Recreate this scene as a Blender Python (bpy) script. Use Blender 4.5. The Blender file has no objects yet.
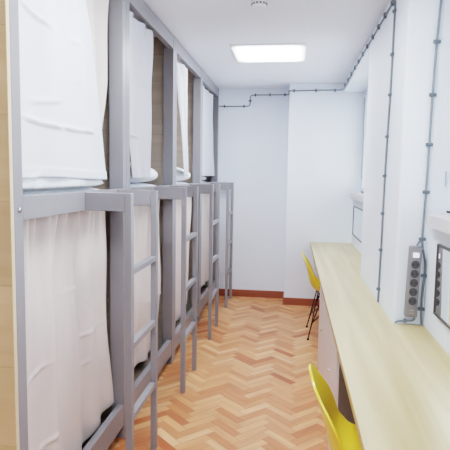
VT, VE, VL = 'Filmic', 1.12, 'High Contrast'
import bpy, bmesh, math, random
from mathutils import Vector, Matrix, noise
random.seed(7)
C = bpy.context.scene.collection

# ------------------------------------------------------------------ dimensions (metres)
FX = -0.91            # front plane of the bunks
LX = -0.698           # aisle side of the ladders
Y0, PITCH = 1.585, 1.1625
DX, DZ = 0.219, 0.753 # worktop edge and height
RX, NX, WX = 0.533, 0.683, 0.765   # pier face, niche wall, window plane
NY, PY, EY, BY = 2.674, 3.985, 5.931, 6.24
CZ = 2.536
LEFT, BACK, OUT = -2.98, -1.6, 1.05
PX = -0.065

# ------------------------------------------------------------------ materials
def srgb(r, g, b):
    f = lambda c: (c/255/12.92) if c/255 <= .04045 else ((c/255+.055)/1.055)**2.4
    return (f(r), f(g), f(b), 1)

def mat(name, col, rough=.5, metal=0, var=0., scale=8., bump=0., bscale=60., coat=0., trans=0., spec=.5, stretch=(1,1,1), emit=None, estr=0.):
    m = bpy.data.materials.new(name); m.use_nodes = True
    nt = m.node_tree; b = nt.nodes['Principled BSDF']
    b.inputs['Base Color'].default_value = col
    b.inputs['Roughness'].default_value = rough
    b.inputs['Metallic'].default_value = metal
    b.inputs['Coat Weight'].default_value = coat
    b.inputs['Specular IOR Level'].default_value = spec
    tc = nt.nodes.new('ShaderNodeTexCoord'); mp = nt.nodes.new('ShaderNodeMapping')
    mp.inputs['Scale'].default_value = stretch
    nt.links.new(tc.outputs['Object'], mp.inputs['Vector'])
    if var:
        n = nt.nodes.new('ShaderNodeTexNoise'); n.inputs['Scale'].default_value = scale; n.inputs['Detail'].default_value = 6
        r = nt.nodes.new('ShaderNodeValToRGB')
        r.color_ramp.elements[0].position = .3; r.color_ramp.elements[1].position = .7
        r.color_ramp.elements[0].color = [c*(1-var) for c in col[:3]]+[1]
        r.color_ramp.elements[1].color = [min(1, c*(1+var*.5)) for c in col[:3]]+[1]
        nt.links.new(mp.outputs[0], n.inputs['Vector']); nt.links.new(n.outputs['Fac'], r.inputs['Fac'])
        nt.links.new(r.outputs['Color'], b.inputs['Base Color'])
    if bump:
        n2 = nt.nodes.new('ShaderNodeTexNoise'); n2.inputs['Scale'].default_value = bscale; n2.inputs['Detail'].default_value = 4
        bp = nt.nodes.new('ShaderNodeBump'); bp.inputs['Strength'].default_value = bump; bp.inputs['Distance'].default_value = .01
        nt.links.new(mp.outputs[0], n2.inputs['Vector']); nt.links.new(n2.outputs['Fac'], bp.inputs['Height'])
        nt.links.new(bp.outputs[0], b.inputs['Normal'])
    if emit:
        b.inputs['Emission Color'].default_value = emit; b.inputs['Emission Strength'].default_value = estr
    if trans:
        out = nt.nodes['Material Output']
        tr = nt.nodes.new('ShaderNodeBsdfTranslucent'); tr.inputs['Color'].default_value = col
        mx = nt.nodes.new('ShaderNodeMixShader'); mx.inputs[0].default_value = trans
        nt.links.new(b.outputs[0], mx.inputs[1]); nt.links.new(tr.outputs[0], mx.inputs[2])
        nt.links.new(mx.outputs[0], out.inputs['Surface'])
    return m

def wood(name, a, b_, scale=1., along='X', rough=.5, contrast=1., plank=0.):
    """wood grain stretched along an axis; plank > 0 adds faint joints across z"""
    m = bpy.data.materials.new(name); m.use_nodes = True
    nt = m.node_tree; N = nt.nodes.new; L = nt.links.new
    bs = nt.nodes['Principled BSDF']; bs.inputs['Roughness'].default_value = rough
    tc = N('ShaderNodeTexCoord'); mp = N('ShaderNodeMapping')
    s = {'X': (.7, 14, 14), 'Y': (14, .7, 14), 'Z': (14, 14, .7)}[along]
    mp.inputs['Scale'].default_value = [v*scale for v in s]
    L(tc.outputs['Object'], mp.inputs['Vector'])
    n = N('ShaderNodeTexNoise'); n.inputs['Scale'].default_value = 1.3; n.inputs['Detail'].default_value = 8; n.inputs['Distortion'].default_value = .6
    L(mp.outputs[0], n.inputs['Vector'])
    r = N('ShaderNodeValToRGB'); e = r.color_ramp.elements
    e[0].position = .5-.25/contrast; e[1].position = .5+.25/contrast; e[0].color = a; e[1].color = b_
    L(n.outputs['Fac'], r.inputs['Fac']); col = r.outputs['Color']
    if plank:
        sp = N('ShaderNodeSeparateXYZ'); L(tc.outputs['Object'], sp.inputs[0])
        mm = N('ShaderNodeMath'); mm.operation = 'DIVIDE'; mm.inputs[1].default_value = plank; L(sp.outputs['Z'], mm.inputs[0])
        fr = N('ShaderNodeMath'); fr.operation = 'FRACT'; L(mm.outputs[0], fr.inputs[0])
        lt = N('ShaderNodeMath'); lt.operation = 'LESS_THAN'; lt.inputs[1].default_value = .018; L(fr.outputs[0], lt.inputs[0])
        fl = N('ShaderNodeMath'); fl.operation = 'FLOOR'; L(mm.outputs[0], fl.inputs[0])
        wn = N('ShaderNodeTexWhiteNoise'); wn.noise_dimensions = '1D'; L(fl.outputs[0], wn.inputs['W'])
        mr = N('ShaderNodeMapRange'); mr.inputs[3].default_value = .9; mr.inputs[4].default_value = 1.05; L(wn.outputs['Value'], mr.inputs[0])
        mu = N('ShaderNodeMixRGB'); mu.blend_type = 'MULTIPLY'; mu.inputs[0].default_value = 1; L(col, mu.inputs[1]); L(mr.outputs[0], mu.inputs[2])
        mx = N('ShaderNodeMixRGB'); mx.blend_type = 'MULTIPLY'; mx.inputs[2].default_value = (.86, .84, .8, 1); L(lt.outputs[0], mx.inputs[0]); L(mu.outputs[0], mx.inputs[1])
        col = mx.outputs[0]
    L(col, bs.inputs['Base Color'])
    return m

def parquet_mat():
    m = bpy.data.materials.new('parquet'); m.use_nodes = True
    nt = m.node_tree; N = nt.nodes.new; L = nt.links.new
    bs = nt.nodes['Principled BSDF']
    g = N('ShaderNodeNewGeometry'); uv = N('ShaderNodeUVMap'); uv.uv_map = 'plank'
    r = N('ShaderNodeValToRGB'); el = r.color_ramp.elements
    cols = [(0., srgb(184, 100, 60)), (.1, srgb(206, 134, 88)), (.45, srgb(219, 155, 108)), (.8, srgb(227, 169, 120)), (1., srgb(234, 184, 138))]
    el[0].position, el[0].color = cols[0]; el[1].position, el[1].color = cols[-1]
    for p, c in cols[1:-1]:
        q = el.new(p); q.color = c
    L(g.outputs['Random Per Island'], r.inputs['Fac'])
    mp = N('ShaderNodeMapping'); mp.inputs['Scale'].default_value = (3, 34, 1); L(uv.outputs[0], mp.inputs['Vector'])
    n = N('ShaderNodeTexNoise'); n.noise_dimensions = '4D'; n.inputs['Scale'].default_value = 1.5; n.inputs['Detail'].default_value = 5
    L(mp.outputs[0], n.inputs['Vector']); 
    w = N('ShaderNodeMath'); w.operation = 'MULTIPLY'; w.inputs[1].default_value = 50; L(g.outputs['Random Per Island'], w.inputs[0]); L(w.outputs[0], n.inputs['W'])
    mr = N('ShaderNodeMapRange'); mr.inputs[1].default_value = .3; mr.inputs[2].default_value = .7; mr.inputs[3].default_value = .8; mr.inputs[4].default_value = 1.1; L(n.outputs['Fac'], mr.inputs[0])
    mu = N('ShaderNodeMixRGB'); mu.blend_type = 'MULTIPLY'; mu.inputs[0].default_value = 1; L(r.outputs[0], mu.inputs[1]); L(mr.outputs[0], mu.inputs[2])
    # broad wear
    tc = N('ShaderNodeTexCoord'); n3 = N('ShaderNodeTexNoise'); n3.inputs['Scale'].default_value = 1.1; L(tc.outputs['Object'], n3.inputs['Vector'])
    mr3 = N('ShaderNodeMapRange'); mr3.inputs[3].default_value = .82; mr3.inputs[4].default_value = 1.12; L(n3.outputs['Fac'], mr3.inputs[0])
    mu3 = N('ShaderNodeMixRGB'); mu3.blend_type = 'MULTIPLY'; mu3.inputs[0].default_value = 1; L(mu.outputs[0], mu3.inputs[1]); L(mr3.outputs[0], mu3.inputs[2])
    L(mu3.outputs[0], bs.inputs['Base Color'])
    mrr = N('ShaderNodeMapRange'); mrr.inputs[3].default_value = .3; mrr.inputs[4].default_value = .48; L(n3.outputs['Fac'], mrr.inputs[0]); L(mrr.outputs[0], bs.inputs['Roughness'])
    bs.inputs['Specular IOR Level'].default_value = .5
    bp = N('ShaderNodeBump'); bp.inputs['Strength'].default_value = .12; bp.inputs['Distance'].default_value = .004; L(n.outputs['Fac'], bp.inputs['Height']); L(bp.outputs[0], bs.inputs['Normal'])
    return m

def ceiling_mat():
    m = bpy.data.materials.new('ceiling_tiles'); m.use_nodes = True
    nt = m.node_tree; N = nt.nodes.new; L = nt.links.new
    bs = nt.nodes['Principled BSDF']; bs.inputs['Roughness'].default_value = .38
    tc = N('ShaderNodeTexCoord'); sp = N('ShaderNodeSeparateXYZ'); L(tc.outputs['Object'], sp.inputs[0])
    masks = []
    for ax, off in (('X', .52), ('Y', -4.15)):
        a = N('ShaderNodeMath'); a.operation = 'ADD'; a.inputs[1].default_value = off+60*.6+.004; L(sp.outputs[ax], a.inputs[0])
        d = N('ShaderNodeMath'); d.operation = 'DIVIDE'; d.inputs[1].default_value = .6; L(a.outputs[0], d.inputs[0])
        f = N('ShaderNodeMath'); f.operation = 'FRACT'; L(d.outputs[0], f.inputs[0])
        l = N('ShaderNodeMath'); l.operation = 'LESS_THAN'; l.inputs[1].default_value = .014; L(f.outputs[0], l.inputs[0]); masks.append(l)
    mx = N('ShaderNodeMath'); mx.operation = 'MAXIMUM'; L(masks[0].outputs[0], mx.inputs[0]); L(masks[1].outputs[0], mx.inputs[1])
    c = N('ShaderNodeMixRGB'); c.inputs[1].default_value = srgb(236, 241, 250); c.inputs[2].default_value = srgb(240, 243, 248); L(mx.outputs[0], c.inputs[0])
    L(c.outputs[0], bs.inputs['Base Color'])
    return m

WHITE = srgb(236, 244, 254)
M = {}
M['wall'] = mat('wall_paint', WHITE, .6, var=.02, scale=2, bump=.04, bscale=120)
M['ceil'] = ceiling_mat()
M['parquet'] = parquet_mat()
M['base'] = wood('baseboard_wood', srgb(140, 80, 62), srgb(168, 102, 80), 1, 'X', .35)
M['sub'] = mat('floor_gap', srgb(120, 70, 45), .6, var=.1)
M['grey'] = mat('grey_paint', srgb(143, 141, 146), .42, var=.03, scale=3, bump=.05, bscale=200)
M['panel'] = wood('oak_panel', srgb(197, 168, 126), srgb(214, 188, 150), .8, 'X', .5, 1, plank=.28)
M['base_board'] = mat('dark_board', srgb(120, 108, 98), .6, var=.05)
M['panel_edge'] = mat('panel_edge_banding', srgb(214, 194, 162), .5, var=.05)
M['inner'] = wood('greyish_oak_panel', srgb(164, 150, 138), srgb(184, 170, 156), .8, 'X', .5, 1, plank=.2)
M['worktop'] = wood('worktop_laminate', srgb(184, 163, 114), srgb(218, 204, 164), .42, 'Y', .36, 1.35)
M['edge'] = mat('worktop_edge', srgb(205, 178, 130), .5, var=.1, scale=20)
M['curtain'] = mat('curtain_cloth', srgb(222, 212, 208), .85, var=.03, scale=5, bump=.3, bscale=7, trans=.1)
M['curtain_up'] = mat('white_curtain_cloth', srgb(226, 230, 238), .85, var=.02, scale=5, bump=.25, bscale=7, trans=.12)
M['curtain_mid'] = mat('offwhite_curtain_cloth', srgb(210, 211, 220), .85, var=.03, scale=5, bump=.3, bscale=7, trans=.12)
M['linen'] = mat('white_linen', srgb(240, 243, 248), .8, bump=.3, bscale=14)
M['film'] = mat('white_glossy_cover', srgb(238, 242, 248), .22, bump=1., bscale=16, coat=.6)
M['cabinet'] = mat('pale_board', srgb(226, 216, 212), .5, var=.03)
M['cab_shade'] = mat('shade_tinted_board', srgb(122, 112, 106), .5, var=.05)  # cabinet end board, shadow put into its colour
M['knob'] = mat('bright_metal', srgb(230, 230, 232), .2, 1)
M['yellow'] = mat('yellow_plastic', srgb(247, 220, 78), .32, var=.04, scale=6, coat=.3)
M['wire'] = mat('dark_wire', srgb(64, 40, 34), .4, .6, var=.1)
M['cable'] = mat('grey_cable', srgb(126, 134, 142), .5, var=.05)
M['clip'] = mat('clip_plastic', srgb(104, 114, 124), .5, var=.05)
M['strip'] = mat('grey_plastic', srgb(140, 136, 140), .45, var=.03)
M['socket'] = mat('dark_plastic', srgb(78, 76, 80), .4, var=.05)
M['switch'] = mat('lit_switch', srgb(235, 230, 250), .3, emit=srgb(225, 215, 250), estr=.5)
M['frame_w'] = mat('white_frame', srgb(228, 234, 242), .4, var=.02)
M['gasket'] = mat('grey_seal', srgb(168, 178, 188), .5)
M['sill'] = mat('sill_stone', srgb(208, 204, 206), .4, var=.06, scale=12)
M['mframe'] = mat('mirror_frame', srgb(88, 82, 82), .35, .5, var=.05)
M['mirror'] = mat('mirror_glass', srgb(235, 240, 244), .02, 1)
M['plastic'] = mat('white_plastic', srgb(240, 242, 245), .4, var=.01)
M['black'] = mat('black_gap', srgb(30, 32, 36), .6)
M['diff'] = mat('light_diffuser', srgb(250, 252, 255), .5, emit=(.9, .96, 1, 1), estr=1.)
def bloom_edge(m, strength, edge):  # emission fades toward the rim, imitating camera bloom around the panel
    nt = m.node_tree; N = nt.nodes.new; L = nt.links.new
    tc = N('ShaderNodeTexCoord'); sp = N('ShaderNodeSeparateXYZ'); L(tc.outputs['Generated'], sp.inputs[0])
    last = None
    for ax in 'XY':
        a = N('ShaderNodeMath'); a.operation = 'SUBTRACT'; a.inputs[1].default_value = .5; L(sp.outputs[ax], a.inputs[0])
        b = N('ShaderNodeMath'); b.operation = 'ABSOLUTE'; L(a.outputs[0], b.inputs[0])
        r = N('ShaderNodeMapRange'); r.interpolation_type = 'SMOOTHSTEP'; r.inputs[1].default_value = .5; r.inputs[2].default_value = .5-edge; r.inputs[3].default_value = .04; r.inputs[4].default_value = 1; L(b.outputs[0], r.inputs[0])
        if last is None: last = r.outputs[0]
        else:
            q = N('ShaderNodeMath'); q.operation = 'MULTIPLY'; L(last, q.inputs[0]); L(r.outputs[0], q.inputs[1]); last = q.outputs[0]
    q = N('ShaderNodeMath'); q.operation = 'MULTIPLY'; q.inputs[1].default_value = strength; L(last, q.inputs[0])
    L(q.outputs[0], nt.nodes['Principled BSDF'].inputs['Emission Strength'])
bloom_edge(M['diff'], 18., .2)
M['screw'] = mat('screw_metal', srgb(205, 205, 210), .25, 1)

def glass_mat():
    m = bpy.data.materials.new('window_glass'); m.use_nodes = True
    nt = m.node_tree; N = nt.nodes.new; L = nt.links.new
    out = nt.nodes['Material Output']
    t = N('ShaderNodeBsdfTransparent'); t.inputs[0].default_value = (.96, .98, 1, 1)
    g = N('ShaderNodeBsdfGlossy'); g.inputs['Roughness'].default_value = .02
    f = N('ShaderNodeFresnel'); f.inputs[0].default_value = 1.45
    x = N('ShaderNodeMixShader'); L(f.outputs[0], x.inputs[0]); L(t.outputs[0], x.inputs[1]); L(g.outputs[0], x.inputs[2]); L(x.outputs[0], out.inputs['Surface'])
    return m
M['glass'] = glass_mat()

# ------------------------------------------------------------------ helpers
def bx(bm, x0, x1, y0, y1, z0, z1, bev=0.):
    r = bmesh.ops.create_cube(bm, size=1)['verts']
    for v in r:
        v.co = ((x0+x1)/2+v.co.x*(x1-x0), (y0+y1)/2+v.co.y*(y1-y0), (z0+z1)/2+v.co.z*(z1-z0))
    if bev:
        es = list({e for v in r for e in v.link_edges})
        bmesh.ops.bevel(bm, geom=es, offset=bev, segments=2, profile=.5, affect='EDGES')

def tube(bm, pts, rad, seg=8, cap=True):
    pts = [Vector(p) for p in pts]; rings = []
    up = None
    for i, p in enumerate(pts):
        d = (pts[min(i+1, len(pts)-1)]-pts[max(i-1, 0)]).normalized()
        if up is None:
            a = d.orthogonal().normalized()
        else:
            a = (up-d*up.dot(d))
            a = a.normalized() if a.length > 1e-5 else d.orthogonal().normalized()
        up = a; b = d.cross(a)
        rr = rad[i] if isinstance(rad, (list, tuple)) else rad
        rings.append([bm.verts.new(p+(a*math.cos(2*math.pi*k/seg)+b*math.sin(2*math.pi*k/seg))*rr) for k in range(seg)])
    for A, B in zip(rings, rings[1:]):
        for k in range(seg):
            bm.faces.new((A[k], A[(k+1) % seg], B[(k+1) % seg], B[k]))
    if cap:
        bm.faces.new(rings[0][::-1]); bm.faces.new(rings[-1])

def cyl(bm, c, axis, r, h, seg=20):
    c = Vector(c); a = Vector(axis).normalized()
    tube(bm, [c-a*h/2, c+a*h/2], r, seg)

def smooth_path(pts, n=6):
    P = [Vector(p) for p in pts]; out = []
    for i in range(len(P)-1):
        a, b, c, d = P[max(i-1, 0)], P[i], P[i+1], P[min(i+2, len(P)-1)]
        for k in range(n):
            t = k/n
            out.append(.5*((2*b)+(c-a)*t+(2*a-5*b+4*c-d)*t*t+(3*b-a-3*c+d)*t**3))
    out.append(P[-1]); return out

def obj(name, bm, m, parent=None, smooth=False, at=None):
    """link bm as one mesh; at = world position of the parent's origin (geometry given in world coordinates)"""
    bmesh.ops.recalc_face_normals(bm, faces=bm.faces)
    me = bpy.data.meshes.new(name); bm.to_mesh(me); bm.free()
    for mm in (m if isinstance(m, list) else [m]):
        me.materials.append(mm)
    if smooth:
        for p in me.polygons: p.use_smooth = True
    o = bpy.data.objects.new(name, me); C.objects.link(o)
    if at is not None:
        me.transform(Matrix.Translation(-Vector(at)))
        if parent is None: o.location = at
    if parent is not None: o.parent = parent
    return o

def tag(o, label, cat, group=None):
    o['label'] = label; o['category'] = cat
    if group: o['group'] = group
    return o
def empty(name, loc, label, cat, group=None):
    o = bpy.data.objects.new(name, None); C.objects.link(o); o.location = loc; o.empty_display_size = .1
    return tag(o, label, cat, group)
def struct(name, bm, m, parent=None, smooth=False):
    o = obj(name, bm, m, parent, smooth)
    if parent is None: o['kind'] = 'structure'
    return o
def dup(root, loc, label, group=None):
    r = root.copy(); C.objects.link(r); r.location = loc; r['label'] = label
    if group: r['group'] = group
    for ch in list(root.children):
        c = ch.copy(); C.objects.link(c); c.parent = r
        for g in ch.children:
            d = g.copy(); C.objects.link(d); d.parent = c
    return r
def B(*boxes, bev=0.):
    bm = bmesh.new()
    for b in boxes: bx(bm, *b, bev=bev)
    return bm

# ------------------------------------------------------------------ setting
def make_floor():
    bm = bmesh.new(); uvl = bm.loops.layers.uv.new('plank')
    W, n = .057, 4; L = W*n; gap = .0006
    R = Matrix.Rotation(math.radians(45), 3, 'Z'); ox, oy = -.9, 2.2
    rng = range(-110, 111)
    def plank(u0, v0, du, dv):
        c = R @ Vector((u0+du/2, v0+dv/2, 0))
        if not (LEFT-.2 < c.x+ox < OUT-.1 and BACK-.2 < c.y+oy < BY+.2): return
        q = [(u0+gap, v0+gap), (u0+du-gap, v0+gap), (u0+du-gap, v0+dv-gap), (u0+gap, v0+dv-gap)]
        vs = [bm.verts.new((R @ Vector((a, b, 0)))+Vector((ox, oy, 0))) for a, b in q]
        f = bm.faces.new(vs)
        for l, (a, b) in zip(f.loops, q):
            a -= u0; b -= v0
            l[uvl].uv = (a, b) if du > dv else (b, a)
    for i in rng:
        for j in rng:
            if (i-j) % (2*n) == 0: plank(i*W, j*W, L, W)
            if (i-j) % (2*n) == 2*n-1: plank(i*W, j*W, W, L)
    for co, no in (((LEFT, 0, 0), (-1, 0, 0)), ((NX, 0, 0), (1, 0, 0)), ((0, BACK, 0), (0, -1, 0)), ((0, BY, 0), (0, 1, 0))):
        bmesh.ops.bisect_plane(bm, geom=bm.verts[:]+bm.edges[:]+bm.faces[:], plane_co=co, plane_no=no, clear_outer=True)
    for f in bm.faces:
        if f.normal.z < 0: f.normal_flip()
    me = bpy.data.meshes.new('floor'); bm.to_mesh(me); bm.free(); me.materials.append(M['parquet'])
    o = bpy.data.objects.new('floor', me); C.objects.link(o); o['kind'] = 'structure'
make_floor()
struct('floor_slab', B((LEFT-.1, OUT, BACK-.1, BY+.1, -.1, -.002)), M['sub'])
struct('ceiling', B((LEFT-.1, OUT, BACK-.1, BY+.1, CZ, CZ+.1)), M['ceil'])
struct('wall_left', B((LEFT-.1, LEFT, BACK, BY, 0, CZ)), M['wall'])
struct('wall_rear', B((LEFT-.1, OUT, BACK-.1, BACK, 0, CZ)), M['wall'])
struct('wall_back', B((LEFT-.1, OUT, BY, BY+.1, 0, CZ)), M['wall'])
struct('wall_back_pilaster', B((PX, OUT-.05, EY, BY, 0, CZ), bev=.004), M['wall'])
N0 = .75    # start of the near niche
struct('wall_right_under_windows', B((NX, OUT, BACK, BY, 0, 1.27)), M['wall'])
struct('wall_right_pier', B((RX, OUT, NY, PY, 0, CZ), bev=.012), M['wall'])
struct('wall_right_near', B((RX, OUT, BACK, N0, 0, CZ)), M['wall'])
struct('wall_right_lintel', B((RX, OUT, N0, NY, 2.44, CZ)), M['wall'])
struct('wall_right_far_lintel', B((RX, OUT, PY, EY, 2.44, CZ)), M['wall'])
bm = B((PX+.0, NX, EY-.014, EY, 0, .086), bev=.003)
struct('baseboard_pilaster', bm, M['base'])
struct('baseboard_back', B((LEFT, PX, BY-.014, BY, 0, .088), (PX-.012, PX, EY-.014, BY-.014, 0, .086), bev=.003), M['base'])

# windows: frame, mullion, glass, handle and the sill below
def window(num, y0, y1, sy0, sy1):
    r = bpy.data.objects.new('window_%d' % num, None); C.objects.link(r); r['kind'] = 'structure'
    z0, z1, t = 1.335, 2.44, .055
    mid = [y1-.46] if num == 2 else [(y0+y1)/2]
    b = B((WX, WX+.06, y0+.001, y0+t-.0005, z0+.006, z1-.001), (WX, WX+.06, y1-t+.0005, y1-.001, z0+.006, z1-.001), (WX+.001, WX+.059, y0+t, y1-t, z1-t, z1), (WX+.001, WX+.059, y0+t, y1-t, z0+.006, z0+t), *[(WX-.008, WX+.058, m_-.03, m_+.03, z0+t+.001, z1-t-.001) for m_ in mid], bev=.004)
    obj('window_frame', b, M['frame_w'], r)
    obj('frame_gap', B((WX-.001, WX+.05, y0+.002, y1-.002, z0-.004, z0+.0055)), M['black'], r)
    obj('glass_pane', B((WX+.03, WX+.034, y0+t, y1-t, z0+t, z1-t)), M['glass'], r)
    if num == 1:
        hb = bmesh.new(); cyl(hb, (WX-.016, y1-.012, 1.498), (0, 0, 1), .0035, .075); obj('hinge', hb, M['gasket'], r)
    else:
        obj('frame_seal', B((WX-.008, WX-.001, y1-.05, y1-.012, 1.475, 2.37)), M['gasket'], r)
    bm = bmesh.new()
    x0 = NX-.05; rx, ry = .055, .15
    out = [(WX+.3, sy0)]
    for k in range(9):
        a = math.radians(-90-90*k/8); out.append((x0+rx+rx*math.cos(a), sy0+ry+ry*math.sin(a)))
    for k in range(9):
        a = math.radians(180-90*k/8); out.append((x0+rx+rx*math.cos(a), sy1-ry+ry*math.sin(a)))
    out.append((WX+.3, sy1))
    lo = [bm.verts.new((x, y, 1.275)) for x, y in out]; hi = [bm.verts.new((x, y, 1.33)) for x, y in out]
    bm.faces.new(lo); bm.faces.new(hi); n = len(out)
    for k in range(n): bm.faces.new((lo[k], lo[(k+1) % n], hi[(k+1) % n], hi[k]))
    bmesh.ops.bevel(bm, geom=[e for e in bm.edges if abs(e.verts[0].co.z-e.verts[1].co.z) < 1e-4], offset=.012, segments=3, affect='EDGES')
    obj('window_sill', bm, M['sill'], r)
window(1, N0, NY, N0+.002, NY-.045)
window(2, PY, EY, PY+.002, EY-.02)

# ------------------------------------------------------------------ bunks
def make_bunk():
    r = empty('bunk_bed', (FX, Y0, 0), '', 'bunk bed', 'grey bunk beds along the aisle')
    A = (FX, Y0, 0); e = Y0+PITCH-.0025
    pw, pd, top = .058, .078, CZ-.006
    xb = LEFT+.015
    for ys in (Y0, e-pw):
        obj('post', B((FX-pd, FX, ys, ys+pw, 0, top), bev=.003), M['grey'], r, at=A)
    i0, i1 = Y0+pw, e-pw
    obj('top_rail', B((FX-.045, FX-.002, i0, i1, 2.435, top), bev=.002), M['grey'], r, at=A)
    obj('middle_rail', B((FX-.04, FX-.0005, i0, i1, 1.334, 1.418), bev=.002), M['grey'], r, at=A)
    obj('lower_rail', B((FX-.04, FX-.002, i0, i1, .075, .2), bev=.003), M['grey'], r, at=A)
    for nm, z in (('upper_bed_base', 1.335), ('lower_bed_base', .09)):
        obj(nm, B((xb, FX-.08, i0, i1, z, z+.03)), M['base_board'], r, at=A)
    obj('far_side_panel', B((xb, FX-pd-.001, e-.022, e-.004, .03, top)), M['inner'], r, at=A)
    obj('head_panel', B((xb-.012, xb-.001, Y0+.002, e-.024, .03, top)), M['inner'], r, at=A)
    sb = bmesh.new()
    cyl(sb, (FX+.0025, Y0+.030, 1.372), (1, 0, 0), 0.0085, .005, 16)
    obj('screw', sb, M['screw'], r, True, at=A)
    # ladder standing off the front on two arms
    l0, l1, lw = Y0+.582, Y0+1.0, .04
    lad = bpy.data.objects.new('ladder', None); C.objects.link(lad); lad.parent = r; lad.empty_display_size = .05
    for ys in (l0, l1):
        obj('arm', B((FX, LX-.0305, ys, ys+lw, 1.334, 1.414), bev=.002), M['grey'], lad, at=A)
        obj('stile', B((LX-.03, LX, ys, ys+lw, 0, 1.414), bev=.003), M['grey'], lad, at=A)
    for z in (1.073, .728, .387):
        obj('rung', B((LX-.034, LX-.002, l0+lw, l1, z-.028, z), bev=.002), M['grey'], lad, at=A)
    return r
bunk = make_bunk()
bl = ['grey framed bunk bed with the exposed wood end panel, nearest of the row',
      'grey framed bunk bed second from the wood end panel, pillow on its upper bed',
      'grey framed bunk bed third from the wood end panel',
      'grey framed bunk bed touching the white end wall']
bunk['label'] = bl[0]
bunks = [bunk]+[dup(bunk, (FX, Y0+PITCH*k, 0), bl[k]) for k in (1, 2, 3)]
# only the first bunk has the outer end panel with its pale edge
A = (FX, Y0, 0)
ep = obj('end_panel', B((LEFT+.015, FX-.004, Y0-.019, Y0-.001, 0, CZ-.006)), M['panel'], bunk, at=A)
obj('edge_band', B((FX-.0038, FX-.001, Y0-.02, Y0-.0008, 0, CZ-.006)), M['panel_edge'], ep, at=A)

# ------------------------------------------------------------------ curtains
def lerp_tab(tab, z):
    """tab: [(z, value)] sorted by descending z"""
    if z >= tab[0][0]: return tab[0][1]
    for (za, a), (zb, b) in zip(tab, tab[1:]):
        if z >= zb: return a+(b-a)*(za-z)/(za-zb)
    return tab[-1][1]
def curtain_bm(x, left, right, z0, z1, nf, amp_top, amp_bot, seed, creases=(), hem=0., nu=110, nv=130, belly=0., tuck=0., sag=None):
    bm = bmesh.new(); g = []
    for j in range(nv+1):
        t = j/nv; row = []
        for i in range(nu+1):
            u = i/nu
            zb = z1+(sag(u) if sag else 0)
            z = z0+(zb-z0)*t
            ya, yb = lerp_tab(left, z), lerp_tab(right, z)
            y = ya+(yb-ya)*u
            amp = amp_top+(amp_bot-amp_top)*min(1, t*1.15)
            ph = seed*1.7
            f = math.sin(2*math.pi*nf*u+ph+.5*math.sin(3*t+seed))*.6+math.sin(2*math.pi*nf*1.73*u+2.1*ph+.8*t)*.3*(1-t*.5)
            nz = noise.noise(Vector((u*2.2+seed*3, t*2.5, seed)))*1.1
            dx = amp*(f+nz)
            dx += tuck*math.exp(-t*8)*math.sin(2*math.pi*nf*2.4*u)*.5
            dx += belly*math.sin(math.pi*t)*math.sin(math.pi*u)
            for (cz, sl, dep, wd, ua, ub) in creases:
                c = cz+sl*(u-.5)
                if ua <= u <= ub:
                    k = (z-c)/wd
                    dx += dep*math.exp(-k*k)*(1 if k < 0 else .6)*min(1, (u-ua)*8)*min(1, (ub-u)*8)
            if hem and t > .96: dx += hem
            y += .006*math.sin(9*t+seed+u*4)
            row.append(bm.verts.new((x+dx, y, z)))
        g.append(row)
    for j in range(nv):
        for i in range(nu):
            bm.faces.new((g[j][i], g[j][i+1], g[j+1][i+1], g[j+1][i]))
    return bm
def curtain(bm, m, label, at, group):
    o = obj('bunk_curtain', bm, m, None, True, at=at)
    s = o.modifiers.new('cloth', 'SOLIDIFY'); s.thickness = .002; s.offset = 0
    return tag(o, label, 'curtain', group)
UG, LG = 'white curtains of the upper beds', 'curtains of the lower beds'
X1 = FX-.062
def by(k): return Y0+PITCH*k
# upper, first bunk: wide sheet plus the folded back end, its shade imitated by darker cream cloth
XU = FX-.034
c = curtain(curtain_bm(XU, [(2.43, by(0)+.064), (1.4, by(0)+.066)], [(2.43, 2.17), (2.27, 2.275), (1.9, 2.445), (1.46, 2.538)],
    2.43, 1.474, 2.5, .012, .013, 1.3,
    creases=[(1.682, -.03, .015, .008, .0, .50), (1.690, .01, .015, .007, .42, .92), (2.03, -.13, .016, .008, .02, .42), (1.90, .0, .012, .008, .58, .74), (2.06, .02, .014, .014, .60, .8), (1.80, .12, .010, .012, .1, .5), (1.56, .25, .012, .012, .0, .3)], hem=.004,
    sag=lambda u: .006*math.sin(5*u)),
    M['curtain_up'], 'wide white curtain hanging slanted over the upper bed of the nearest bunk', (XU, by(0)+.55, 2.43), UG)
f = obj('folded_end', curtain_bm(XU-.055, [(2.43, 2.25), (1.9, 2.40), (1.46, 2.50)], [(2.43, 2.66), (1.97, 2.65), (1.75, 2.60), (1.46, 2.56)], 2.43, 1.55, 2.2, .018, .012, 4.1), M['curtain'], c, True, at=(XU, by(0)+.55, 2.43))
curtain(curtain_bm(XU, [(2.41, 2.815), (1.9, 2.82), (1.72, 2.86), (1.473, 2.98)], [(2.41, 3.345), (1.473, 3.352)], 2.415, 1.473, 2.6, .020, .012, 2.2, creases=[(1.72, -.02, .014, .009, .02, .5)], nu=60),
    M['curtain_mid'], 'narrow white curtain beside a rounded pillow on the second upper bed', (XU, 3.1, 2.41), UG)
curtain(curtain_bm(XU, [(2.41, 3.98), (2.33, 4.10), (1.957, 4.29), (1.487, 4.40)], [(2.41, 4.485), (1.487, 4.59)], 2.415, 1.487, 2, .018, .012, 3.4, nu=50),
    M['curtain_mid'], 'slim white curtain swept aside on the third upper bed', (XU, 4.3, 2.41), UG)
curtain(curtain_bm(XU, [(2.41, by(3)+.064), (1.487, by(3)+.064)], [(2.41, 5.90), (1.9, 6.03), (1.487, 6.165)], 2.415, 1.487, 3, .014, .012, 5.2, nu=50),
    M['curtain_mid'], 'white curtain over the upper bed nearest the end wall', (XU, 5.6, 2.41), UG)
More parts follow.
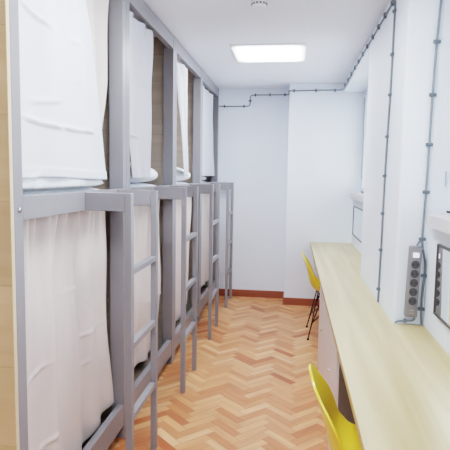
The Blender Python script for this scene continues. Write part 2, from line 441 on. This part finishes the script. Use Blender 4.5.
# lower
XL = FX-.084
curtain(curtain_bm(XL, [(1.33, by(0)+.066), (.2, by(0)+.066)], [(1.33, 2.63), (.84, 2.635), (.15, 2.70)], 1.333, .205, 4.6, .022, .022, 6.3,
    creases=[(.74, .10, .010, .008, .02, .34), (.72, -.04, .009, .007, .55, .98), (.40, .10, .010, .008, .05, .42), (.97, .04, .009, .008, .42, .7), (.55, .1, .006, .008, .5, .8)], tuck=.045, nu=150, belly=.015, sag=lambda u: -.012+.035*math.sin(6*u+1)),
    M['curtain'], 'wide cream curtain gathered under the rail of the nearest lower bed', (XL, by(0)+.55, 1.33), LG)
curtain(curtain_bm(XL, [(1.33, by(1)+.064), (.2, by(1)+.064)], [(1.33, 3.80), (.2, 3.80)], 1.333, .215, 3.8, .024, .024, 7.1, creases=[(.62, -.02, .012, .012, .5, .98)], tuck=.018, sag=lambda u: .03*math.sin(7*u)),
    M['curtain'], 'cream curtain of the second lower bed, seen through the nearest ladder', (XL, by(1)+.5, 1.33), LG)
curtain(curtain_bm(XL, [(1.33, by(2)+.064), (.2, by(2)+.064)], [(1.33, 4.95), (1., 4.85), (.2, 4.78)], 1.333, .22, 3.2, .024, .024, 8.4, tuck=.018, sag=lambda u: .04*math.sin(6*u+2)),
    M['curtain'], 'cream curtain of the third lower bed, seen through the second ladder', (XL, by(2)+.5, 1.33), LG)
curtain(curtain_bm(XL, [(1.33, by(3)+.064), (.2, by(3)+.064)], [(1.33, 6.13), (.2, 6.1)], 1.333, .22, 3.6, .014, .016, 9.7, tuck=.018),
    M['curtain'], 'pale curtain of the lower bed nearest the end wall', (XL, by(3)+.5, 1.33), LG)

# ------------------------------------------------------------------ bedding
def soft_box(bm, x0, x1, y0, y1, z0, z1, seed, amp=.012, nx=26, ny=26):
    """rounded, slightly rumpled slab"""
    top, bot = [], []
    for i in range(nx+1):
        a, b = [], []
        for j in range(ny+1):
            u, v = i/nx*2-1, j/ny*2-1
            e = (1-abs(u)**8)*(1-abs(v)**8)
            h = (z1-z0)*.5*max(0, e)**.4
            x = x0+(x1-x0)*i/nx; y = y0+(y1-y0)*j/ny; zm = (z0+z1)/2
            n = noise.noise(Vector((x*7+seed, y*7, seed)))*amp+noise.noise(Vector((x*19, y*19+seed, seed)))*amp*.4
            a.append(bm.verts.new((x, y, zm+h+n*min(1, e*3)))); b.append(bm.verts.new((x, y, max(z0, zm-h))))
        top.append(a); bot.append(b)
    for i in range(nx):
        for j in range(ny):
            bm.faces.new((top[i][j], top[i+1][j], top[i+1][j+1], top[i][j+1]))
            bm.faces.new((bot[i][j], bot[i][j+1], bot[i+1][j+1], bot[i+1][j]))
    bmesh.ops.remove_doubles(bm, verts=bm.verts, dist=1e-4)
for k in range(4):
    bm = bmesh.new(); soft_box(bm, -2.93, FX-.075, by(k)+.07, by(k)+PITCH-.075, 1.366, 1.437, k*3.1, .004)
    o = obj('mattress', bm, M['linen'], None, True, at=(-1.9, by(k)+PITCH/2, 1.366))
    tag(o, ['thin white mattress under the glossy duvet of the nearest upper bed', 'thin white mattress under the big pillow of the second upper bed', 'thin white mattress on the third upper bed', 'thin white mattress on the upper bed nearest the end wall'][k], 'mattress', 'mattresses on the upper beds')
bm = bmesh.new(); soft_box(bm, -1.5, FX-.044, by(0)+.064, by(0)+.93, 1.4375, 1.53, 5.5, .03, 60, 110)
# its front hangs down over the mattress edge
for v in bm.verts:
    if v.co.x > FX-.074: v.co.z -= (v.co.x-(FX-.074))*1.2
    v.co.z = max(v.co.z, 1.4195)
tag(obj('duvet', bm, M['film'], None, True, at=(-1.2, by(0)+.5, 1.42)), 'crumpled glossy white duvet showing below the wide curtain', 'duvet')
def pillow(label, c, sx, sy, sz, rot):
    bm = bmesh.new(); bmesh.ops.create_uvsphere(bm, u_segments=40, v_segments=24, radius=1)
    for v in bm.verts:
        x, y, z = v.co
        q = 6.0
        s = (abs(x)**q+abs(y)**q+1e-9)**(1/q); rr = math.hypot(x, y)
        if rr > 1e-6: x, y = x*(rr/s)**.7, y*(rr/s)**.7
        zz = math.copysign(abs(z)**.75, z)*(1-.2*max(abs(x), abs(y))**3)
        w = noise.noise(Vector((x*2+c[1], y*2, z*2)))*.08
        v.co = (x*sx, y*sy, (zz+w*(z > 0))*sz)
    bm.transform(Matrix.Rotation(rot, 4, 'Z') @ Matrix.Rotation(.12, 4, 'Y'))
    zmin = min(v.co.z for v in bm.verts)
    o = obj('pillow', bm, M['linen'], None, True); o.location = (c[0], c[1], 1.436-zmin)
    return tag(o, label, 'pillow', 'white pillows on the upper beds')
pillow('plump white pillow at the mattress edge on the second upper bed', (-1.185, 3.44, 0), .22, .355, .072, 0)
pillow('white pillow at the mattress edge on the third upper bed', (-1.185, 4.67, 0), .222, .325, .072, 0)
pillow('white pillow half hidden by the curtain nearest the end wall', (-1.19, 5.68, 0), .22, .3, .04, .03)

# ------------------------------------------------------------------ worktop, cabinet, mirrors
bm = bmesh.new()
WY0 = -.35; g = .002
out = [(DX, WY0), (DX, EY-.003), (NX-g, EY-.003), (NX-g, PY+g), (RX-g, PY+g), (RX-g, NY-g), (NX-g, NY-g), (NX-g, N0+g), (RX-g, N0+g), (RX-g, WY0)]
lo = [bm.verts.new((x, y, DZ-.028)) for x, y in out]; hi = [bm.verts.new((x, y, DZ)) for x, y in out]
bm.faces.new(lo); bm.faces.new(hi)
for k in range(len(out)): bm.faces.new((lo[k], lo[(k+1) % len(out)], hi[(k+1) % len(out)], hi[k]))
wt = obj('worktop', bm, M['worktop'])
tag(wt, 'long pale wood worktop fixed along the window wall', 'worktop')
obj('edge_band', B((DX-.0015, DX+.0005, WY0, EY-.003, DZ-.028, DZ-.0006)), M['edge'], wt)
CA = (.38, 3.3, 0)
cab = empty('under_desk_cabinet', CA, 'pale boxed cabinet beneath the worktop between the two yellow chairs', 'cabinet')
cx0, cx1, cy0, cy1, ct = .237, RX-.004, 2.50, 4.05, DZ-.0285
obj('carcass', B((cx0+.018, cx1, cy0+.016, cy1, 0, ct)), M['cabinet'], cab, at=CA)
ep_ = obj('end_panel', B((cx0+.0175, cx1, cy0, cy0+.0155, 0, ct)), M['cab_shade'], cab, at=CA); ep_['label'] = 'end panel with shade put into its dark grey colour'
for a, b in ((cy0, (cy0+cy1)/2-.002), ((cy0+cy1)/2+.002, cy1)):
    d = obj('door', B((cx0, cx0+.017, a, b, .004, ct-.003), bev=.0015), M['cabinet'], cab, at=CA)
    kb = bmesh.new(); cyl(kb, (cx0-.005, a+.37, .405), (1, 0, 0), .006, .012, 14)
    obj('knob', kb, M['knob'], d, True, at=CA)

def mirror(y0, y1, z0, z1, label):
    x = NX-.001; f = .011; at = (x, (y0+y1)/2, z0)
    r = empty('wall_mirror', at, label, 'mirror', 'framed mirrors under the windows')
    obj('frame', B((x-.017, x, y0, y0+f, z0, z1), (x-.017, x, y1-f, y1, z0, z1), (x-.017, x, y0+f, y1-f, z1-f, z1), (x-.017, x, y0+f, y1-f, z0, z0+f), bev=.003), M['mframe'], r, at=at)
    obj('glass', B((x-.012, x-.002, y0+f, y1-f, z0+f, z1-f)), M['mirror'], r, at=at)
mirror(1.35, 2.445, .872, 1.202, 'dark framed mirror reflecting the grey power strip beside it')
mirror(4.6, 5.742, .872, 1.188, 'dark framed mirror on the far wall niche beyond the pier')

# ------------------------------------------------------------------ cables on the walls
def cable(name, label, pts, clips, axis, r=.0058, sm=True):
    """axis: direction out of the wall"""
    p0 = pts[0]
    bm = bmesh.new(); tube(bm, smooth_path(pts, 5) if sm else pts, r, 10)
    o = obj(name, bm, M['cable'], None, True, at=p0); tag(o, label, 'cable', 'grey cables clipped to the walls')
    for (p, d, ax) in clips:
        p = Vector(p); d = Vector(d).normalized(); ax = Vector(ax); s = d.cross(ax).normalized()
        cb = bmesh.new()
        bmm = Matrix((s, d, ax)).transposed().to_4x4()
        t = bmesh.new(); bx(t, -.017, .017, -.008, .008, -.0065, .009, bev=.003)
        bx(t, -.01, .01, -.0065, .0065, .008, .0125, bev=.002)
        t.transform(Matrix.Translation(p) @ bmm)
        cb.free()
        obj('clip', t, M['clip'], o, at=p0)
    return o
cr = .0058
c1 = [(2.994, 2.46), (2.994, 2.407), (3.006, 2.178), (3.019, 1.962), (3.049, 1.732), (3.07, 1.51), (3.08, 1.291), (3.088, 1.076), (3.106, .837), (3.108, .758)]
cable('wall_cable', 'thin grey cable running down the middle of the white pier to the worktop', [(RX-cr, y, z) for y, z in c1],
      [((RX-cr, y, z), (0, .05, 1), (-1, 0, 0)) for y, z in c1[1:-1]], None)
c2 = [(.690, 2.43), (.684, 2.356), (.674, 2.16), (.667, 1.907), (.664, 1.666), (.661, 1.432), (.655, 1.25), (.655, 1.195), (.660, 1.15), (.674, 1.08), (.675, 1.009), (.669, .93), (.668, .836), (.673, .757)]
cable('wall_cable', 'thin grey cable running down past the power strip in the niche corner', [(x, NY-cr, z) for x, z in c2],
      [((x, NY-cr, z), (.02, 0, 1), (0, -1, 0)) for x, z in [c2[i] for i in (2, 3, 4, 5, 7, 10, 12)]], None)
lz = 2.482
ceil = [(RX-cr, .9, lz-.01), (RX-cr, 3., lz-.008), (RX-cr, 4.5, lz-.004), (RX-cr, EY-.03, lz-.012), (RX-cr-.006, EY-.013, lz-.014), (RX-.03, EY-cr, lz-.02), (.23, EY-cr, 2.459), (PX+.01, EY-cr, 2.455), (PX-.004, EY-.002, 2.455), (PX-cr, EY+.02, 2.456), (PX-cr, BY-.03, 2.459), (PX-.02, BY-cr, 2.46), (-.3, BY-cr, 2.459), (-.49, BY-cr, 2.458), (-.522, BY-cr, 2.45), (-.532, BY-cr, 2.43), (-.532, BY-cr, 2.36), (-.538, BY-cr, 2.335), (-.56, BY-cr, 2.327), (-.70, BY-cr, 2.326), (FX+.006, BY-cr, 2.326)]
cl = [((RX-cr, y, lz-.008+.0013*(y-3)), (0, 1, 0), (-1, 0, 0)) for y in (1.4, 1.9, 2.4, 2.82, 3.066, 3.297, 3.537, 3.783, 4.045, 4.30, 4.56, 4.81, 5.1, 5.4, 5.7)]
cl += [((x, EY-cr, 2.457), (1, 0, 0), (0, -1, 0)) for x in (-.014, .229, .438)]
cl += [((x, BY-cr, z), d, (0, -1, 0)) for x, z, d in ((-.12, 2.459, (1, 0, 0)), (-.297, 2.459, (1, 0, 0)), (-.47, 2.458, (1, 0, 0)), (-.532, 2.39, (0, 0, 1)), (-.606, 2.326, (1, 0, 0)), (-.842, 2.326, (1, 0, 0)))]
cable('wall_cable', 'long grey cable clipped along the top of the window wall and across the end wall', ceil, cl, None, sm=False)

# power strip on the side of the pier
PA = (.62, NY, .966)
ps = empty('power_strip', PA, 'grey power strip of five sockets with lit switch, mounted on the pier', 'power strip')
T = 1.160
obj('body', B((.590, .651, NY-.04, NY-.001, T-.362, T), bev=.008), M['strip'], ps, True, at=PA)
for k in range(5):
    z = T-.091-k*.0465
    b = bmesh.new(); cyl(b, (.621, NY-.0405, z), (0, 1, 0), .0205, .004, 28)
    s = obj('socket', b, M['socket'], ps, at=PA)
    for d in (-.0095, .0095):
        b = bmesh.new(); cyl(b, (.621+d, NY-.0428, z), (0, 1, 0), .003, .001, 10)
        obj('pin_hole', b, M['black'], s, at=PA)
obj('switch', B((.606, .636, NY-.046, NY-.039, T-.055, T-.031), bev=.002), M['switch'], ps, at=PA)
for z in (T-.325, T-.342):
    obj('slot', B((.609, .631, NY-.0412, NY-.0395, z, z+.004)), M['screw'], ps, at=PA)
bm = bmesh.new(); tube(bm, smooth_path([(.640, NY-.018, .799), (.641, NY-.018, .787), (.632, NY-.014, .776), (.61, NY-.012, .7725), (.585, NY-.012, .7705), (.56, NY-.016, .767), (.548, NY-.02, .760)]), .0055, 10)
obj('supply_cable', bm, M['cable'], ps, True, at=PA)
bm = bmesh.new(); tube(bm, smooth_path([(.627, NY-.018, 1.158), (.630, NY-.016, 1.17), (.641, NY-.012, 1.185), (.652, NY-.014, 1.178), (.656, NY-.016, 1.16)]), .0045, 10)
obj('lead', bm, M['cable'], ps, True, at=PA)
obj('cable_clip', B((.592, .604, NY-.022, NY-.001, .762, .782), bev=.002), M['clip'], ps, at=PA)

ps.rotation_euler.y = .026; ps.location.x -= .004
# ------------------------------------------------------------------ ceiling fittings
def ceiling_light(x0, y0, label):
    w = .6; at = (x0+w/2, y0+w/2, CZ)
    r = empty('ceiling_light', at, label, 'ceiling light', 'square ceiling light panels')
    f = .018
    obj('frame', B((x0, x0+w, y0, y0+f, CZ-.012, CZ-.0005), (x0, x0+w, y0+w-f, y0+w, CZ-.012, CZ-.0005), (x0, x0+f, y0+f, y0+w-f, CZ-.012, CZ-.0005), (x0+w-f, x0+w, y0+f, y0+w-f, CZ-.012, CZ-.0005)), M['plastic'], r, at=at)
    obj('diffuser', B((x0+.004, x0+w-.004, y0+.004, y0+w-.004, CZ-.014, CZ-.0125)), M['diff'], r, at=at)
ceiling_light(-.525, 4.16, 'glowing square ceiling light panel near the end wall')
ceiling_light(-.52, 2.36-.6, 'added square ceiling light panel, out of view over the nearest ladder')  # this panel and the next are unseen, added to even out the light
ceiling_light(-.52, -.64, 'added square ceiling light panel, out of view over the camera end of the aisle')
SA = (-.226, 3.15, CZ)
sd = empty('smoke_detector', SA, 'round white smoke detector on the ceiling before the light panel', 'smoke detector')
bm = bmesh.new()
prof = [(0, 0), (.052, 0), (.052, -.012), (.047, -.018), (.044, -.034), (.034, -.044), (0, -.046)]
rings = []
for rr, z in prof:
    rings.append([bm.verts.new((SA[0]+rr*math.cos(2*math.pi*k/32), SA[1]+rr*math.sin(2*math.pi*k/32), CZ-.0005+z)) for k in range(32)] if rr else None)
for a, b in zip(rings[1:], rings[2:-1]):
    for k in range(32): bm.faces.new((a[k], a[(k+1) % 32], b[(k+1) % 32], b[k]))
bm.faces.new(rings[1]); bm.faces.new(rings[-2])
obj('housing', bm, M['plastic'], sd, at=SA)
bm = bmesh.new()
for k in range(14):
    a = 2*math.pi*k/14; t = bmesh.new(); bx(t, .0425, .0475, -.006, .006, -.031, -.021)
    t.transform(Matrix.Translation((SA[0], SA[1], CZ)) @ Matrix.Rotation(a, 4, 'Z'))
    me = bpy.data.meshes.new('t'); t.to_mesh(me); t.free(); bm.from_mesh(me); bpy.data.meshes.remove(me)
obj('vent_slot', bm, M['clip'], sd, at=SA)

# ------------------------------------------------------------------ yellow shell chairs
def make_chair():
    r = empty('shell_chair', (0, 0, 0), '', 'chair', 'yellow shell chairs at the worktop')
    # local +x = direction the sitter faces.  profile: (x, z, half width, side wrap forward, side rise)
    prof = [(.235, .425, .165, 0, .0), (.225, .447, .195, 0, .008), (.17, .452, .225, 0, .012), (.08, .437, .235, -.0, .02), (-.02, .428, .238, .0, .03), (-.10, .433, .236, .01, .042),
            (-.155, .458, .230, .03, .05), (-.188, .51, .218, .04, .03), (-.208, .58, .203, .042, .015), (-.228, .65, .185, .034, .005), (-.248, .712, .155, .018, 0), (-.264, .762, .118, .008, -.008), (-.273, .786, .078, .006, -.008), (-.276, .793, .03, .004, -.003)]
    P = smooth_path([(p[0], p[1], p[2]) for p in prof], 4); Q = smooth_path([(p[3], p[4], 0) for p in prof], 4)
    bm = bmesh.new(); nu = 28; g = []
    for p, q in zip(P, Q):
        row = []
        for i in range(nu+1):
            u = i/nu*2-1; s = math.sin(u*math.pi/2)
            k = abs(s)**2.4
            row.append(bm.verts.new((p.x+q.x*k, s*p.z, p.y+q.y*k)))
        g.append(row)
    for a, b in zip(g, g[1:]):
        for i in range(nu): bm.faces.new((a[i], a[i+1], b[i+1], b[i]))
    sh = obj('seat_shell', bm, M['yellow'], r, True)
    s = sh.modifiers.new('t', 'SOLIDIFY'); s.thickness = .009; s.offset = 0
    s = sh.modifiers.new('s', 'SUBSURF'); s.levels = 1; s.render_levels = 1
    # wire base
    feet = [(.2, .2), (.2, -.2), (-.2, .2), (-.2, -.2)]; tops = [(.12, .11), (.12, -.11), (-.1, .11), (-.1, -.11)]
    for (fx, fy), (tx, ty) in zip(feet, tops):
        bm = bmesh.new(); sx = 1 if fx > 0 else -1; sy = 1 if fy > 0 else -1
        tube(bm, [(tx+.015*sx, ty-.03*sy, .428), (fx*.86, fy*.86, .14), (fx, fy, .012)], .0052, 8)
        tube(bm, [(tx-.035*sx, ty+.015*sy, .428), (fx*.86, fy*.86, .13), (fx, fy, .012)], .0052, 8)
        lg = obj('leg', bm, M['wire'], r, True)
        bm = bmesh.new(); cyl(bm, (fx, fy, .007), (0, 0, 1), .011, .014, 14)
        obj('foot_glide', bm, M['black'], lg, True)
    bm = bmesh.new()
    for a, b in ((0, 3), (1, 2), (0, 1), (2, 3), (0, 2), (1, 3)):
        A_, B_ = feet[a], feet[b]; ta, tb = tops[a], tops[b]
        tube(bm, [(ta[0], ta[1], .40), (B_[0]*.85, B_[1]*.85, .15)], .0035, 6)
        tube(bm, [(tb[0], tb[1], .40), (A_[0]*.85, A_[1]*.85, .15)], .0035, 6)
    obj('cross_wires', bm, M['wire'], r, True)
    bm = bmesh.new()
    tube(bm, [(.15, -.13, .428), (.15, .13, .428), (-.12, .13, .425), (-.12, -.13, .425), (.15, -.13, .428)], .006, 8)
    obj('seat_bracket', bm, M['wire'], r, True)
    return r
ch = make_chair()
ch['label'] = 'yellow shell chair nearest the camera, tucked under the worktop before the pale cabinet'
ch.location = (.357, 1.87, .0); ch.rotation_euler.z = math.radians(0)
c2_ = dup(ch, (.380, 4.86, 0), 'small yellow shell chair with dark wire legs near the end wall')
c2_.rotation_euler.z = math.radians(0)

# ------------------------------------------------------------------ light
w = bpy.data.worlds.new('World'); bpy.context.scene.world = w; w.use_nodes = True
nt = w.node_tree; bg = nt.nodes['Background']
bg.inputs['Color'].default_value = (.86, .93, 1, 1); bg.inputs['Strength'].default_value = 1.6
def area(name, loc, rot, sx, sy, power, col=(1, 1, 1)):
    l = bpy.data.lights.new(name, 'AREA'); l.shape = 'RECTANGLE'; l.size = sx; l.size_y = sy; l.energy = power; l.color = col
    o = bpy.data.objects.new(name, l); C.objects.link(o); o.location = loc; o.rotation_euler = rot
    return o
# daylight coming in through the two windows (sky and bright ground)
area('daylight', (OUT+.35, (N0+NY)/2, 1.55), (0, math.radians(112), 0), 1.1, 1.9, 9, (.88, .94, 1))
area('daylight', (OUT+.35, (PY+EY)/2, 1.55), (0, math.radians(112), 0), 1.1, 1.9, 15, (.88, .94, 1))

# ------------------------------------------------------------------ camera
cam = bpy.data.cameras.new('Camera'); co = bpy.data.objects.new('Camera', cam); C.objects.link(co)
yaw, pitch, roll = math.radians(7.429), math.radians(5.563), math.radians(.903)
fw = Vector((-math.sin(yaw)*math.cos(pitch), math.cos(yaw)*math.cos(pitch), -math.sin(pitch)))
rt = Vector((math.cos(yaw), math.sin(yaw), 0)); up = rt.cross(fw)
r2 = rt*math.cos(roll)+up*math.sin(roll); u2 = up*math.cos(roll)-rt*math.sin(roll)
mw = Matrix((r2, u2, -fw)).transposed().to_4x4(); mw.translation = (0, 0, 1.5)
co.matrix_world = mw
cam.sensor_width = 36; cam.sensor_fit = 'HORIZONTAL'; cam.lens = 36*512.2/450; cam.clip_start = .02
bpy.context.scene.camera = co
bpy.context.scene.view_settings.view_transform = VT
bpy.context.scene.view_settings.look = VL
bpy.context.scene.view_settings.exposure = VE
bpy.context.scene.cycles.max_bounces = 10
bpy.context.scene.cycles.diffuse_bounces = 6
